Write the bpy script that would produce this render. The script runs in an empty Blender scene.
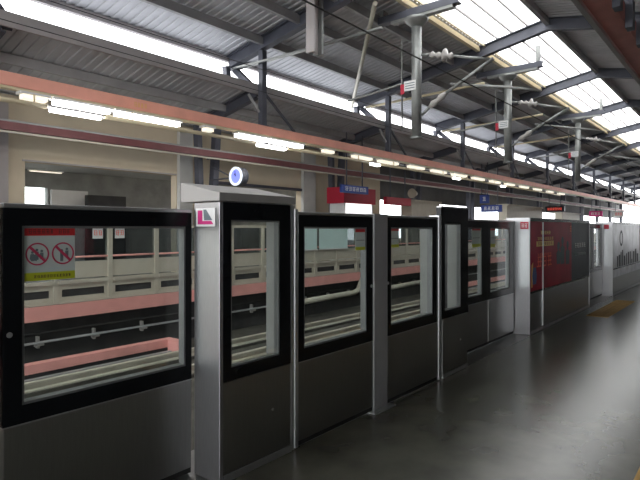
import bpy, math, random
from mathutils import Vector, Matrix
random.seed(7)
C = bpy.context.scene.collection
SC = bpy.context.scene

# ------------------------------------------------------------------ frame
# X runs along the track, Y across it (towards the far platform), Z up; camera above the origin
FPX, VX, VY, EYE = 530.0, 755.0, 229.0, 1.5
YAW = math.atan2(VX - 320.0, FPX)
CO = math.cos(YAW)
KK = FPX / CO ** 2
TT = math.tan(YAW)
def S(px, d):            # distance along the track of a column px on the vertical plane at distance d
    return d * (KK / (VX - px) - TT)
def ZZ(px, py, d):       # height of a pixel on that plane
    return EYE + (VY - py) * d / (CO * (VX - px))
def DD(px, s):           # distance across for a column px at track position s
    return s / (KK / (VX - px) - TT)

# ------------------------------------------------------------------ materials
def mat(name, col, rough=0.6, metal=0.0, noise=0.12, scale=6.0, bump=0.0, stretch=None, spec=0.5, rvar=0.0):
    m = bpy.data.materials.new(name); m.use_nodes = True
    nt = m.node_tree; b = nt.nodes['Principled BSDF']
    b.inputs['Roughness'].default_value = rough
    b.inputs['Metallic'].default_value = metal
    b.inputs['Specular IOR Level'].default_value = spec
    tc = nt.nodes.new('ShaderNodeTexCoord'); mp = nt.nodes.new('ShaderNodeMapping')
    nt.links.new(tc.outputs['Object'], mp.inputs['Vector'])
    if stretch: mp.inputs['Scale'].default_value = stretch
    nz = nt.nodes.new('ShaderNodeTexNoise'); nz.inputs['Scale'].default_value = scale
    nz.inputs['Detail'].default_value = 5.0
    nt.links.new(mp.outputs['Vector'], nz.inputs['Vector'])
    rp = nt.nodes.new('ShaderNodeValToRGB')
    rp.color_ramp.elements[0].position = 0.3; rp.color_ramp.elements[1].position = 0.7
    lo = [c * (1 - noise) for c in col]; hi = [min(1, c * (1 + noise)) for c in col]
    rp.color_ramp.elements[0].color = (*lo, 1); rp.color_ramp.elements[1].color = (*hi, 1)
    nt.links.new(nz.outputs['Fac'], rp.inputs['Fac'])
    nt.links.new(rp.outputs['Color'], b.inputs['Base Color'])
    if rvar:
        mr = nt.nodes.new('ShaderNodeMapRange')
        mr.inputs['From Min'].default_value = 0.3; mr.inputs['From Max'].default_value = 0.7
        mr.inputs['To Min'].default_value = max(0.02, rough - rvar); mr.inputs['To Max'].default_value = rough + rvar
        nt.links.new(nz.outputs['Fac'], mr.inputs['Value']); nt.links.new(mr.outputs['Result'], b.inputs['Roughness'])
    if bump:
        bp = nt.nodes.new('ShaderNodeBump'); bp.inputs['Strength'].default_value = bump; bp.inputs['Distance'].default_value = 0.01
        nt.links.new(nz.outputs['Fac'], bp.inputs['Height']); nt.links.new(bp.outputs['Normal'], b.inputs['Normal'])
    return m

def emit(name, col, strength):
    m = bpy.data.materials.new(name); m.use_nodes = True
    nt = m.node_tree; b = nt.nodes['Principled BSDF']
    b.inputs['Base Color'].default_value = (*[c * .8 for c in col], 1)
    b.inputs['Emission Color'].default_value = (*col, 1)
    b.inputs['Emission Strength'].default_value = strength
    return m

def glass(name, tint, lo=0.05, hi=0.55, rough=0.02):
    m = bpy.data.materials.new(name); m.use_nodes = True
    nt = m.node_tree; nt.nodes.remove(nt.nodes['Principled BSDF'])
    out = nt.nodes['Material Output']
    tr = nt.nodes.new('ShaderNodeBsdfTransparent'); tr.inputs['Color'].default_value = (*tint, 1)
    gl = nt.nodes.new('ShaderNodeBsdfGlossy'); gl.inputs['Roughness'].default_value = rough
    lw = nt.nodes.new('ShaderNodeLayerWeight'); lw.inputs['Blend'].default_value = 0.5
    pw = nt.nodes.new('ShaderNodeMath'); pw.operation = 'POWER'; pw.inputs[1].default_value = 4.0
    nt.links.new(lw.outputs['Facing'], pw.inputs[0])
    mr = nt.nodes.new('ShaderNodeMapRange'); mr.inputs['To Min'].default_value = lo; mr.inputs['To Max'].default_value = hi
    nt.links.new(pw.outputs[0], mr.inputs['Value'])
    mx = nt.nodes.new('ShaderNodeMixShader')
    nt.links.new(mr.outputs['Result'], mx.inputs[0])
    nt.links.new(tr.outputs[0], mx.inputs[1]); nt.links.new(gl.outputs[0], mx.inputs[2])
    nt.links.new(mx.outputs[0], out.inputs['Surface'])
    return m

def skylight_mat():
    m = bpy.data.materials.new('milky_polycarbonate'); m.use_nodes = True
    nt = m.node_tree; nt.nodes.remove(nt.nodes['Principled BSDF'])
    out = nt.nodes['Material Output']
    tr = nt.nodes.new('ShaderNodeBsdfTransparent'); tr.inputs['Color'].default_value = (.95, .95, .95, 1)
    tl = nt.nodes.new('ShaderNodeBsdfTranslucent'); tl.inputs['Color'].default_value = (.95, .95, .93, 1)
    nz = nt.nodes.new('ShaderNodeTexNoise'); nz.inputs['Scale'].default_value = 2.0
    mr = nt.nodes.new('ShaderNodeMapRange'); mr.inputs['To Min'].default_value = .25; mr.inputs['To Max'].default_value = .45
    nt.links.new(nz.outputs['Fac'], mr.inputs['Value'])
    mx = nt.nodes.new('ShaderNodeMixShader'); nt.links.new(mr.outputs['Result'], mx.inputs[0])
    nt.links.new(tr.outputs[0], mx.inputs[1]); nt.links.new(tl.outputs[0], mx.inputs[2])
    nt.links.new(mx.outputs[0], out.inputs['Surface'])
    return m

MT = dict(
    steel=mat('brushed_steel', (.33, .33, .325), .33, 1.0, .05, 5, 0, (30, 30, 1.5), rvar=.02),
    steel_light=mat('satin_steel', (.40, .40, .41), .38, .9, .06, 6, 0, (30, 30, 2)),
    alu=mat('aluminium_trim', (.55, .56, .57), .35, .9, .05, 8),
    black=mat('black_back_painted_glass', (.006, .007, .009), .2, 0, .2, 3, spec=.2),
    housing=mat('warm_grey_housing', (.36, .35, .34), .5, .2, .05, 4),
    post_steel=mat('dull_post_steel', (.36, .36, .37), .42, .35, .06, 6),
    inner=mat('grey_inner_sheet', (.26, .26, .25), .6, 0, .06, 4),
    bead=mat('dull_grey_bead', (.16, .165, .165), .5, .3, .08, 6),
    rubber=mat('black_gasket', (.012, .012, .012), .6),
    glass=glass('barrier_glass', (.90, .93, .92)),
    far_glass=glass('far_barrier_glass', (.62, .66, .68), .08, .5),
    sky_pane=skylight_mat(),
    floor=mat('dark_polished_terrazzo', (.088, .087, .068), .24, 0, .30, 3.0, 0, spec=.7),
    corridor=mat('pale_corridor_paint', (.62, .62, .60), .7, 0, .08, 2),
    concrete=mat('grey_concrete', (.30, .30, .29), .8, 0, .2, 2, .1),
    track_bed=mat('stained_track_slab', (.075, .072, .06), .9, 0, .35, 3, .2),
    dark_wall=mat('dark_concrete', (.035, .035, .036), .85, 0, .3, 3, .1),  # one very dark base colour
    near_wall=mat('dark_grey_cladding', (.10, .10, .10), .7, 0, .15, 2),
    beige=mat('beige_painted_wall', (.72, .63, .48), .75, 0, .05, 1.2),
    beige_steel=mat('beige_painted_steel', (.56, .52, .43), .55, 0, .06, 4),
    pink=mat('pink_edge_paint', (.88, .41, .37), .65, 0, .08, 3),
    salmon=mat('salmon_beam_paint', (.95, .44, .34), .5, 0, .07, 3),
    shaded_salmon=mat('shaded_salmon_beam', (.52, .20, .18), .55, 0, .12, 4),  # counterpart of the salmon beam, with its shade put into the colour
    maroon=mat('maroon_tray_paint', (.17, .055, .06), .55, 0, .12, 4),
    roof=mat('grey_roof_sheet', (.53, .535, .56), .5, .15, .1, 1.5),
    fascia=mat('mauve_grey_fascia', (.46, .43, .43), .6, 0, .08, 2),
    steel_dark=mat('dark_blue_grey_steel', (.085, .09, .115), .55, 0, .15, 3),
    purlin=mat('grey_purlin_paint', (.36, .36, .365), .6, 0, .12, 2),
    galv=mat('galvanised_steel', (.29, .30, .29), .45, .5, .12, 6),
    cream_steel=mat('cream_steel_and_sun_glow', (.80, .70, .48), .5, 0, .06, 3),
    rail=mat('pale_dusty_rail', (.62, .59, .49), .6, .1, .12, 4),
    pipe=mat('pale_pipe_paint', (.50, .48, .40), .5, 0, .1, 4),
    wire=mat('dark_wire', (.03, .03, .03), .6),
    ins=mat('grey_porcelain', (.42, .40, .38), .35),
    white=mat('white_paint', (.80, .80, .80), .5, 0, .03, 4),
    sticker=mat('pale_green_white_film', (.60, .68, .66), .4, 0, .03, 4),
    sticker_red=mat('red_film', (.62, .03, .035), .4, 0, .05, 4),
    sticker_yel=mat('lime_yellow_film', (.55, .60, .03), .4, 0, .05, 4),
    ring_red=mat('crimson_ink', (.55, .05, .12), .45, 0, .05, 4),
    ink=mat('dark_ink', (.06, .03, .03), .5, 0, .05, 4),
    ink_grey=mat('grey_ink', (.16, .20, .22), .5, 0, .05, 4),
    teal=mat('pale_teal_board', (.72, .95, .92), .5, 0, .04, 2),
    red=mat('red_sign_face', (.50, .02, .05), .45, 0, .06, 3),
    blue=mat('blue_sign_face', (.03, .06, .28), .45, 0, .06, 3),
    navy=mat('dark_display_case', (.02, .02, .03), .4),
    magenta=mat('magenta_ink', (.62, .04, .22), .45, 0, .05, 4),
    ad_red=mat('deep_red_print', (.40, .014, .04), .45, 0, .25, 2.2, spec=.1),
    ad_dark=mat('charcoal_print', (.045, .05, .068), .45, 0, .2, 2, spec=.12),
    ad_grey=mat('silver_print', (.52, .52, .57), .3, .3, .35, 2.5, spec=.6),
    yellow=mat('yellow_ink', (.90, .52, .16), .45, 0, .05, 4),
    orange=mat('orange_red_ink', (.98, .12, .06), .45, 0, .05, 4),
    tactile=mat('ochre_tactile_paving', (.42, .25, .07), .7, 0, .15, 4),
    ground=mat('pale_bounce_ground', (.50, .50, .49), .9, 0, .15, .3),  # base colour raised to bounce more light up to the roof
    lamp=emit('fluorescent_tube_glow', (1, .98, .95), 13.0),
    lamp_warm=emit('warm_tube_glow', (1, .91, .74), .95),
    lit=emit('lit_window_panel', (1, 1, 1), 1.1),
    clock_face=emit('lit_clock_face', (.28, .34, 1.0), .75),
    clock_rim=emit('lit_clock_rim', (.86, .90, 1.0), .95),
    led=emit('red_led_text', (1, .12, .08), .8),
)

# ------------------------------------------------------------------ mesh builder
def root_loc(o):
    while o.parent is not None: o = o.parent
    return Vector(o.location)

class M:
    def __init__(s): s.v = []; s.f = []; s.smooth = False
    def add(s, vs, fs):
        b = len(s.v); s.v += [Vector(v) for v in vs]; s.f += [[b + i for i in f] for f in fs]; return s
    def box(s, x0, x1, y0, y1, z0, z1):
        return s.add([(x0, y0, z0), (x1, y0, z0), (x1, y1, z0), (x0, y1, z0), (x0, y0, z1), (x1, y0, z1), (x1, y1, z1), (x0, y1, z1)],
                     [(0, 3, 2, 1), (4, 5, 6, 7), (0, 1, 5, 4), (1, 2, 6, 5), (2, 3, 7, 6), (3, 0, 4, 7)])
    def extr(s, prof, p, q, ax, ay):      # closed profile [(a,b)] swept from p to q, axes ax, ay
        p, q, ax, ay = map(Vector, (p, q, ax, ay)); n = len(prof)
        vs = [p + ax * a + ay * b for a, b in prof] + [q + ax * a + ay * b for a, b in prof]
        fs = [(i, (i + 1) % n, n + (i + 1) % n, n + i) for i in range(n)]
        fs += [tuple(range(n - 1, -1, -1)), tuple(range(n, 2 * n))]
        return s.add(vs, fs)
    def sweep(s, prof, pts, ax, ay):
        ax, ay = Vector(ax), Vector(ay); n = len(prof); vs = []; fs = []
        for p in pts: vs += [Vector(p) + ax * a + ay * b for a, b in prof]
        for k in range(len(pts) - 1):
            fs += [(k * n + i, k * n + (i + 1) % n, (k + 1) * n + (i + 1) % n, (k + 1) * n + i) for i in range(n)]
        fs += [tuple(range(n - 1, -1, -1)), tuple(range((len(pts) - 1) * n, len(pts) * n))]
        return s.add(vs, fs)
    def bar(s, p, q, w, h, up=(0, 0, 1)):
        p, q = Vector(p), Vector(q); t = (q - p).normalized(); u = Vector(up)
        if abs(t.dot(u)) > .98: u = Vector((0, 1, 0))
        ax = t.cross(u).normalized(); ay = ax.cross(t)
        return s.extr([(-w / 2, -h / 2), (w / 2, -h / 2), (w / 2, h / 2), (-w / 2, h / 2)], p, q, ax, ay)
    def tube(s, pts, r, n=10):
        pts = [Vector(p) for p in pts]; vs = []; fs = []; L = len(pts)
        u = None
        for k, p in enumerate(pts):
            t = (pts[min(k + 1, L - 1)] - pts[max(k - 1, 0)]).normalized()
            if u is None:
                u = t.cross(Vector((0, 0, 1)) if abs(t.z) < .9 else Vector((1, 0, 0))).normalized()
            u = (u - t * u.dot(t)).normalized(); w = t.cross(u)
            rr = r[k] if isinstance(r, (list, tuple)) else r
            vs += [p + (u * math.cos(2 * math.pi * i / n) + w * math.sin(2 * math.pi * i / n)) * rr for i in range(n)]
        for k in range(L - 1):
            fs += [(k * n + i, k * n + (i + 1) % n, (k + 1) * n + (i + 1) % n, (k + 1) * n + i) for i in range(n)]
        fs += [tuple(range(n - 1, -1, -1)), tuple(range((L - 1) * n, L * n))]
        s.smooth = True
        return s.add(vs, fs)
    def ring(s, x0, x1, z0, z1, a0, a1, b0, b1, y0, y1):   # a rectangular frame with a hole, one solid
        o = [(x0, z0), (x1, z0), (x1, z1), (x0, z1)]; i = [(a0, b0), (a1, b0), (a1, b1), (a0, b1)]
        vs = [(x, y, z) for y in (y0, y1) for L in (o, i) for x, z in L]
        fs = []
        for k in range(4):
            n = (k + 1) % 4
            fs += [(k, n, 4 + n, 4 + k), (8 + k, 12 + k, 12 + n, 8 + n), (k, 8 + k, 8 + n, n), (4 + k, 4 + n, 12 + n, 12 + k)]
        return s.add(vs, fs)
    def annulus(s, c, r0, r1, t, ax, ay, n=40):
        c, ax, ay = Vector(c), Vector(ax), Vector(ay); nz = ax.cross(ay); vs = []; fs = []
        for i in range(n):
            e = ax * math.cos(2 * math.pi * i / n) + ay * math.sin(2 * math.pi * i / n)
            vs += [c + e * r0, c + e * r1, c + e * r1 + nz * t, c + e * r0 + nz * t]
        for i in range(n):
            j = (i + 1) % n
            fs += [(4 * i + k, 4 * j + k, 4 * j + (k + 1) % 4, 4 * i + (k + 1) % 4) for k in range(4)]
        return s.add(vs, fs)
    def disc(s, c, r, t, ax, ay, n=40):
        c, ax, ay = Vector(c), Vector(ax), Vector(ay); nz = ax.cross(ay)
        e = [ax * math.cos(2 * math.pi * i / n) + ay * math.sin(2 * math.pi * i / n) for i in range(n)]
        return s.add([c + v * r for v in e] + [c + v * r + nz * t for v in e],
                     [(i, (i + 1) % n, n + (i + 1) % n, n + i) for i in range(n)] + [tuple(range(n)), tuple(range(2 * n - 1, n - 1, -1))])
    def poly(s, pts, y0, y1):   # polygon in x,z between y0 and y1
        n = len(pts)
        return s.add([(x, y0, z) for x, z in pts] + [(x, y1, z) for x, z in pts],
                     [(i, (i + 1) % n, n + (i + 1) % n, n + i) for i in range(n)] + [tuple(range(n - 1, -1, -1)), tuple(range(n, 2 * n))])
    def glyphs(s, x0, x1, z0, z1, y, n, t=.0015, dens=1.0, rnd=None):
        # a line of n square stroke-built characters on a plane of constant y
        r = rnd or random; w = (x1 - x0) / n; g = w * .86; h = z1 - z0; st = min(g, h) * .13
        for i in range(n):
            a = x0 + i * w + w * .07; b = a + g
            for q in range(3):
                zz = z0 + h * (.08 + .40 * q); s.box(a + g * r.uniform(0, .2), b - g * r.uniform(0, .2), y - t, y, zz, zz + st)
            for q in range(2):
                xx = a + g * (r.uniform(.1, .35) if q == 0 else r.uniform(.55, .85)); s.box(xx, xx + st, y - t * 1.2, y, z0 + h * r.uniform(0, .2), z1 - h * r.uniform(0, .15))
        return s
    def glyphs_x(s, y0, y1, z0, z1, x, n, t=.0015):
        k = M().glyphs(0, abs(y1 - y0), z0, z1, 0, n, t)
        sg = 1 if y1 > y0 else -1
        return s.add([(x + v.y, y0 + sg * v.x, v.z) for v in k.v], k.f if sg < 0 else [f[::-1] for f in k.f])
    def build(s, name, m, parent=None, bevel=0, solid=0, origin=None):
        if origin is not None: og = Vector(origin)
        elif parent is not None: og = root_loc(parent)
        else: og = Vector((0, 0, 0))
        me = bpy.data.meshes.new(name)
        me.from_pydata([tuple(v - og) for v in s.v], [], s.f); me.update()
        import bmesh
        bm = bmesh.new(); bm.from_mesh(me); bmesh.ops.recalc_face_normals(bm, faces=bm.faces); bm.to_mesh(me); bm.free()
        if s.smooth:
            for p in me.polygons: p.use_smooth = len(p.vertices) == 4
        me.materials.append(MT[m] if isinstance(m, str) else m)
        o = bpy.data.objects.new(name, me); C.objects.link(o)
        if parent is not None: o.parent = parent
        else: o.location = og
        if bevel:
            b = o.modifiers.new('bevel', 'BEVEL'); b.width = bevel; b.segments = 2; b.limit_method = 'ANGLE'
        if solid:
            b = o.modifiers.new('solid', 'SOLIDIFY'); b.thickness = solid; b.offset = 0
        return o

def tag(o, label, cat, group=None):
    o['label'] = label; o['category'] = cat
    if group: o['group'] = group
    return o
def thing(name, label, cat, loc, group=None):
    o = bpy.data.objects.new(name, None); C.objects.link(o); o.location = loc; o.empty_display_size = .1
    return tag(o, label, cat, group)
def struct(o):
    o['kind'] = 'structure'; return o
def copy_tree(o, parent=None):
    c = o.copy(); C.objects.link(c); c.parent = parent
    for ch in list(o.children): copy_tree(ch, c)
    return c
ORD = 'zeroth first second third fourth fifth sixth seventh eighth ninth tenth eleventh twelfth thirteenth fourteenth fifteenth sixteenth seventeenth eighteenth nineteenth twentieth'.split()
ORD += ['twenty-' + o for o in ORD[1:10]] + ['thirtieth'] + ['thirty-' + o for o in ORD[1:10]] + ['fortieth']
def by_clock(k):
    if k == 0: return 'at the round clock'
    if k < 0: return ORD[-k] + ' before the round clock'
    return ORD[k] + ' past the round clock'

IPROF = lambda w, h, tw, tf: [(-w/2, -h), (w/2, -h), (w/2, -h+tf), (tw/2, -h+tf), (tw/2, -tf), (w/2, -tf), (w/2, 0), (-w/2, 0), (-w/2, -tf), (-tw/2, -tf), (-tw/2, -h+tf), (-w/2, -h+tf)]

# ------------------------------------------------------------------ main dimensions
X0, X1 = -9.0, 76.0
D_FIX, D_DOOR = 2.42, 2.665          # face of the fixed screens, face of the sliding doors
D_FAR = 10.6                        # far platform edge
RIDGE, RZ, SL = 4.70, 7.742, .19     # roof ridge
def roof_z(d): return RZ - SL * abs(d - RIDGE)
MIRROR = 5.76
LOW0, LOWZ, LSL = 10.4, 5.39, .226  # lower roof on the far side, mirrored on this side
def low_z(d):
    dd = d if d > MIRROR else 2 * MIRROR - d
    return LOWZ - LSL * (dd - LOW0)
BAY, S_K0 = 6.3, 10.0
KS = list(range(-2, 11))
def bay(k): return S_K0 + BAY * k

# ================================================================== SETTING
struct(M().box(X0, X1, -5.6, D_FIX + .02, -.3, 0).build('floor', 'floor'))
struct(M().box(X0, X1, D_FIX + .021, 2.95, -.3, -.001).build('trim_1', 'steel'))            # door threshold strip
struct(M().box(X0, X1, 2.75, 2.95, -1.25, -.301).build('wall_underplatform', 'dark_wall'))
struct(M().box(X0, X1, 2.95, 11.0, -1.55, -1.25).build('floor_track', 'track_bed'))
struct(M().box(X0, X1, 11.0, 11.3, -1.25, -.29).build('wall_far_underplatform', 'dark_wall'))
struct(M().box(X0, X1, D_FAR + .011, 13.5, -.27, 0).build('floor_far_platform', 'concrete'))
struct(M().box(X0, X1, D_FAR - .02, D_FAR + .01, -.27, .012).build('trim_2', 'pink'))       # pink platform edge
struct(M().box(-120, 200, -140, 160, -7.2, -7).build('ground', 'ground'))
# unseen near wall behind the camera, made dark to keep the floor dark
nw = M()
holes = []
prev = X0
for a, b in holes:
    nw.box(prev, a, -5.8, -5.6, 0, 4.0); prev = b
nw.box(prev, X1, -5.8, -5.6, 0, 4.0)
struct(nw.build('wall_near', 'near_wall'))
# far wall with two openings
fw = M(); yw0, yw1, WT = 13.2, 13.45, 4.58
e0, e1 = S(25, yw0), S(176, yw0); g0, g1 = S(217, yw0), S(301, yw0); wend = S(380, yw0)
zt1, zt2 = 3.084, 2.936
fw.box(X0, e0, yw0, yw1, 0, WT); fw.box(e0, e1, yw0, yw1, zt1, WT); fw.box(e1, g0, yw0, yw1, 0, WT)
fw.box(g0, g1, yw0, yw1, zt2, WT); fw.box(g1, wend, yw0, yw1, 0, WT)
struct(fw.build('wall_far', 'beige'))
tr = M().box(e0 - .06, e1, yw0 - .03, yw0, zt1, zt1 + .04)
struct(tr.build('trim_3', 'fascia'))
struct(M().box(g0, g1, yw0 - .06, yw0, zt2 - .02, zt2 + .08).build('trim_4', 'steel_dark'))
struct(M().box(wend, X1, yw0, yw1, 0, 1.05).build('wall_far_parapet', 'beige'))
struct(M().box(wend, X1, yw0, yw1, 2.85, WT).build('wall_far_lintel', 'near_wall'))
# pilasters on the far wall
for i, (pa, pb, m_) in enumerate([(-60, 6, 'fascia'), (177, 190, 'corridor'), (301, 313, 'corridor')]):
    struct(M().box(S(pa, yw0), S(pb, yw0), yw0 - .14, yw0 - .001, 0, WT - .1).build('pilaster_column', m_))
# corridor behind the openings
struct(M().box(X0, wend, yw1, 17.6, 3.36, 3.46).build('ceiling_corridor', 'corridor'))
struct(M().box(X0, wend, yw1, 17.6, -.2, 0).build('floor_corridor', 'concrete'))
cw = M(); b0, b1 = S(25, 17.4), S(47.5, 17.4)
cw.box(X0, b0, 17.4, 17.6, 0, 3.36).box(b0, b1, 17.4, 17.6, 2.81, 3.36).box(b0, b1, 17.4, 17.6, 0, 1.2).box(b1, wend, 17.4, 17.6, 0, 3.36)
struct(cw.build('wall_corridor', 'concrete'))
struct(M().box(b0, b1, 17.48, 17.52, 1.2, 2.81).build('window_1', 'glass'))
# roof sheets
def sheet(name, d0, z0, d1, z1, s0=X0, s1=X1, pitch=.21, dep=.026):
    m = M(); s = s0; xs = []
    while s < s1:
        xs += [(s, 0), (s + pitch * .5, 0), (s + pitch * .58, -dep), (s + pitch * .92, -dep)]; s += pitch
    vs = []; fs = []
    for x, dz in xs: vs += [(x, d0, z0 + dz), (x, d1, z1 + dz)]
    for i in range(len(xs) - 1): fs.append((2 * i, 2 * i + 1, 2 * i + 3, 2 * i + 2))
    m.add(vs, fs); return struct(m.build(name, 'roof', solid=.008))
SK0, SK1 = 6.73, 4.79
sheet('ceiling_upper_far', 11.75, roof_z(11.75), SK0, roof_z(SK0))
sheet('ceiling_upper_near', 4.78, RZ - .02, -.25, roof_z(-.25))
sheet('ceiling_lower_far', 10.4, low_z(10.4), 17.9, low_z(17.9))
sheet('ceiling_lower_near', 1.12, low_z(1.12), -6.6, low_z(-6.6))
# skylight panes, one per bay and slope
wn = 2
for k in range(-3, 10):
    a, b = max(bay(k) + .09, X0), bay(k + 1) - .09
    for (da, db) in ((SK0, SK1),):
        m = M(); za, zb = roof_z(da) + .02, roof_z(db) + .02
        m.add([(a, da, za), (b, da, za), (b, db, zb), (a, db, zb), (a, da, za + .02), (b, da, za + .02), (b, db, zb + .02), (a, db, zb + .02)],
              [(0, 3, 2, 1), (4, 5, 6, 7), (0, 1, 5, 4), (1, 2, 6, 5), (2, 3, 7, 6), (3, 0, 4, 7)])
        struct(m.build('window_%d' % wn, 'sky_pane')); wn += 1
# purlins and fascias: long members along the track
tn = 5
def along(d, ztop, w, h, m_):
    global tn
    struct(M().box(X0, X1, d - w / 2, d + w / 2, ztop - h, ztop).build('trim_%d' % tn, m_)); tn += 1
for d in (10.2, 8.9, 7.7): along(d, roof_z(d) - .05, .10, .22, 'purlin')
along(11.6, roof_z(11.6) - .04, .10, .14, 'fascia')
along(11.72, roof_z(11.72) - .03, .05, .10, 'fascia')
along(6.83, roof_z(6.83) - .04, .12, .14, 'cream_steel')  # sun glow on the skylight edge put into the cream colour
along(6.62, roof_z(6.62) + .01, .05, .12, 'cream_steel')  # same edge, its sunlit tone painted as cream
for d in (6.2, 5.75, 5.28): along(d, roof_z(d) + .01, .045, .07, 'fascia')
along(4.72, roof_z(4.72) - .04, .12, .2, 'purlin')
for d in (3.2, 2.0, .7): along(d, roof_z(d) - .05, .10, .22, 'purlin')
along(10.38, low_z(10.38) + .01, .06, .27, 'fascia')
along(1.14, 6.85, .06, 1.62, 'fascia')  # added board closing the near roof gap, keeps daylight off the barrier
for d in (11.7, 12.95): along(d, low_z(d) - .05, .10, .20, 'purlin')
for d in (-.2, -2.2, -4.2): along(d, low_z(d) - .05, .10, .20, 'purlin')

# ================================================================== ROOF STEEL (per bay)
for k in KS:
    s = bay(k)
    pts = [(s, 11.55, roof_z(11.55) - .05), (s, RIDGE, RZ - .05), (s, -.15, roof_z(-.15) - .05)]
    r = M().sweep(IPROF(.20, .36, .03, .03), pts, (1, 0, 0), (0, 0, 1)).build('roof_rafter', 'steel_dark', origin=(s, RIDGE, RZ))
    tag(r, 'dark steel main roof rafter under the skylight, ' + by_clock(k), 'rafter', 'main roof rafters')
    pts = [(s, 10.42, low_z(10.42) - .05), (s, 13.04, low_z(13.04) - .05)]
    r = M().sweep(IPROF(.18, .30, .03, .03), pts, (1, 0, 0), (0, 0, 1)).build('canopy_rafter', 'steel_dark', origin=(s, 12, low_z(12)))
    tag(r, 'dark rafter under the lower roof over the far platform, ' + by_clock(k), 'rafter', 'far canopy rafters')
    if k <= 4:
        pts = [(s, 1.10, low_z(1.10) - .05), (s, -5.55, low_z(-5.55) - .05)]
        r = M().sweep(IPROF(.18, .30, .03, .03), pts, (1, 0, 0), (0, 0, 1)).build('canopy_rafter', 'steel_dark', origin=(s, 0, low_z(0)))
        tag(r, 'dark rafter of the near platform roof, ' + by_clock(k), 'rafter', 'near canopy rafters')
    # strut pair tying the upper roof to the lower roof
    t = thing('roof_strut', 'pair of dark steel struts bridging the clerestory gap, ' + by_clock(k), 'strut', (s, 11.0, 5.6), 'clerestory struts')
    za = roof_z(11.5) - .42
    M().bar((s - .14, 11.5, za), (s - .14, 11.4, low_z(11.4) + .02), .16, .16).build('post', 'steel_dark', t)
    M().bar((s + .14, 11.45, za), (s + .14, 10.46, low_z(10.46) - .2), .16, .16).build('brace', 'steel_dark', t)
    M().box(s - .22, s + .22, 11.38, 11.62, za, za + .03).build('gusset_plate', 'steel_dark', t)
    # V column on the far platform
    t = thing('platform_column', 'dark V-shaped steel column on the far platform, ' + by_clock(k), 'column', (s, 12.6, 0), 'far platform columns')
    zt = low_z(12.6) - .36
    M().bar((s - .12, 12.6, .05), (s - .30, 12.6, zt), .16, .2).build('leg', 'steel_dark', t)
    M().bar((s + .12, 12.6, .05), (s + .42, 12.6, zt), .2, .2).build('leg', 'steel_dark', t)
    M().box(s - .32, s + .32, 12.42, 12.78, 0, .05).build('base_plate', 'steel_dark', t)

# ================================================================== SALMON LIGHT BEAM, FAR SIDE
DB = 10.2
zb0 = EYE + .247 * DB; zb1 = EYE + .2707 * DB
t = thing('lighting_beam', 'long salmon painted beam hung over the far platform edge', 'beam', (10, DB, zb0))
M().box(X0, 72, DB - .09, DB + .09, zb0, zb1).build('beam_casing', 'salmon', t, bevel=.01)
M().box(X0, 72, DB - .07, DB + .07, zb0 - .046, zb0 - .001).build('lamp_channel', 'cream_steel', t)
mk = M()
mk.glyphs(S(134, DB - .09), S(147, DB - .09), zb0 + .06, zb0 + .16, DB - .0905, 4, .002)
mk.build('stencilled_mark', 'yellow', t)
for k in KS[2:]:
    s = bay(k)
    t = thing('beam_hanger', 'dark vertical hanger post holding the salmon beam, ' + by_clock(k), 'hanger', (s, DB, zb1), 'salmon beam hangers')
    M().box(s - .08, s + .08, DB - .08, DB + .08, zb1 + .012, roof_z(DB) - .42).build('post', 'steel_dark', t)
    M().box(s - .13, s + .13, DB - .12, DB + .12, zb1 + .001, zb1 + .012).build('foot_plate', 'steel_dark', t)
    M().bar((s + .10, DB + .02, zb1 + .9), (s + 1.3, DB + .02, zb1 + .02), .05, .06).build('brace', 'steel_dark', t)
    M().bar((s - .10, DB + .03, zb1 + .35), (s - .42, DB + .1, low_z(10.4) - .34), .05, .06).build('brace', 'purlin', t)
# tube lamps below the beam
ZL = EYE + .239 * DB
def lamp(s0, s1, d, z, name, label, group, warm=False, w=.2, dh=.085, mh=.02):
    t = thing(name, label, 'lamp', ((s0 + s1) / 2, d, z), group)
    M().box(s0, s1, d - w / 2, d + w / 2, z + .0, z + .045).build('housing', 'white', t)
    M().box(s0 + .05, s1 - .05, d - w * .42, d + w * .42, z - dh, z - .001).build('diffuser', 'lamp_warm' if warm else 'lamp', t, bevel=.012)
    M().box((s0 + s1) / 2 - .03, (s0 + s1) / 2 + .03, d - .03, d + .03, z + .0451, z + (.046 if name == 'batten_lamp' else .0451 + mh)).build('mount', 'white', t)
    return t
spans = [(18, 50, 1), (51, 112, 0), (113, 181, 0), (202, 214, 1), (235, 268, 0), (269, 303, 0), (322, 334, 1), (352, 372, 1), (378, 398, 1), (408, 424, 1), (431, 446, 1), (452, 466, 1), (472, 484, 1), (490, 500, 1), (505, 514, 1), (520, 528, 1), (534, 541, 1), (547, 553, 1), (558, 564, 1)]
for i, (a, b, w) in enumerate(spans):  # far fixtures are unlit; a weak glow is added for their brightness
    lamp(S(a, DB), S(b, DB) - .02, DB, zb0 - .092, 'batten_lamp', 'batten lamp fixed under the salmon beam, %s along from the entry end' % ORD[i + 1], 'batten lamps under the salmon beam', w)
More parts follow.
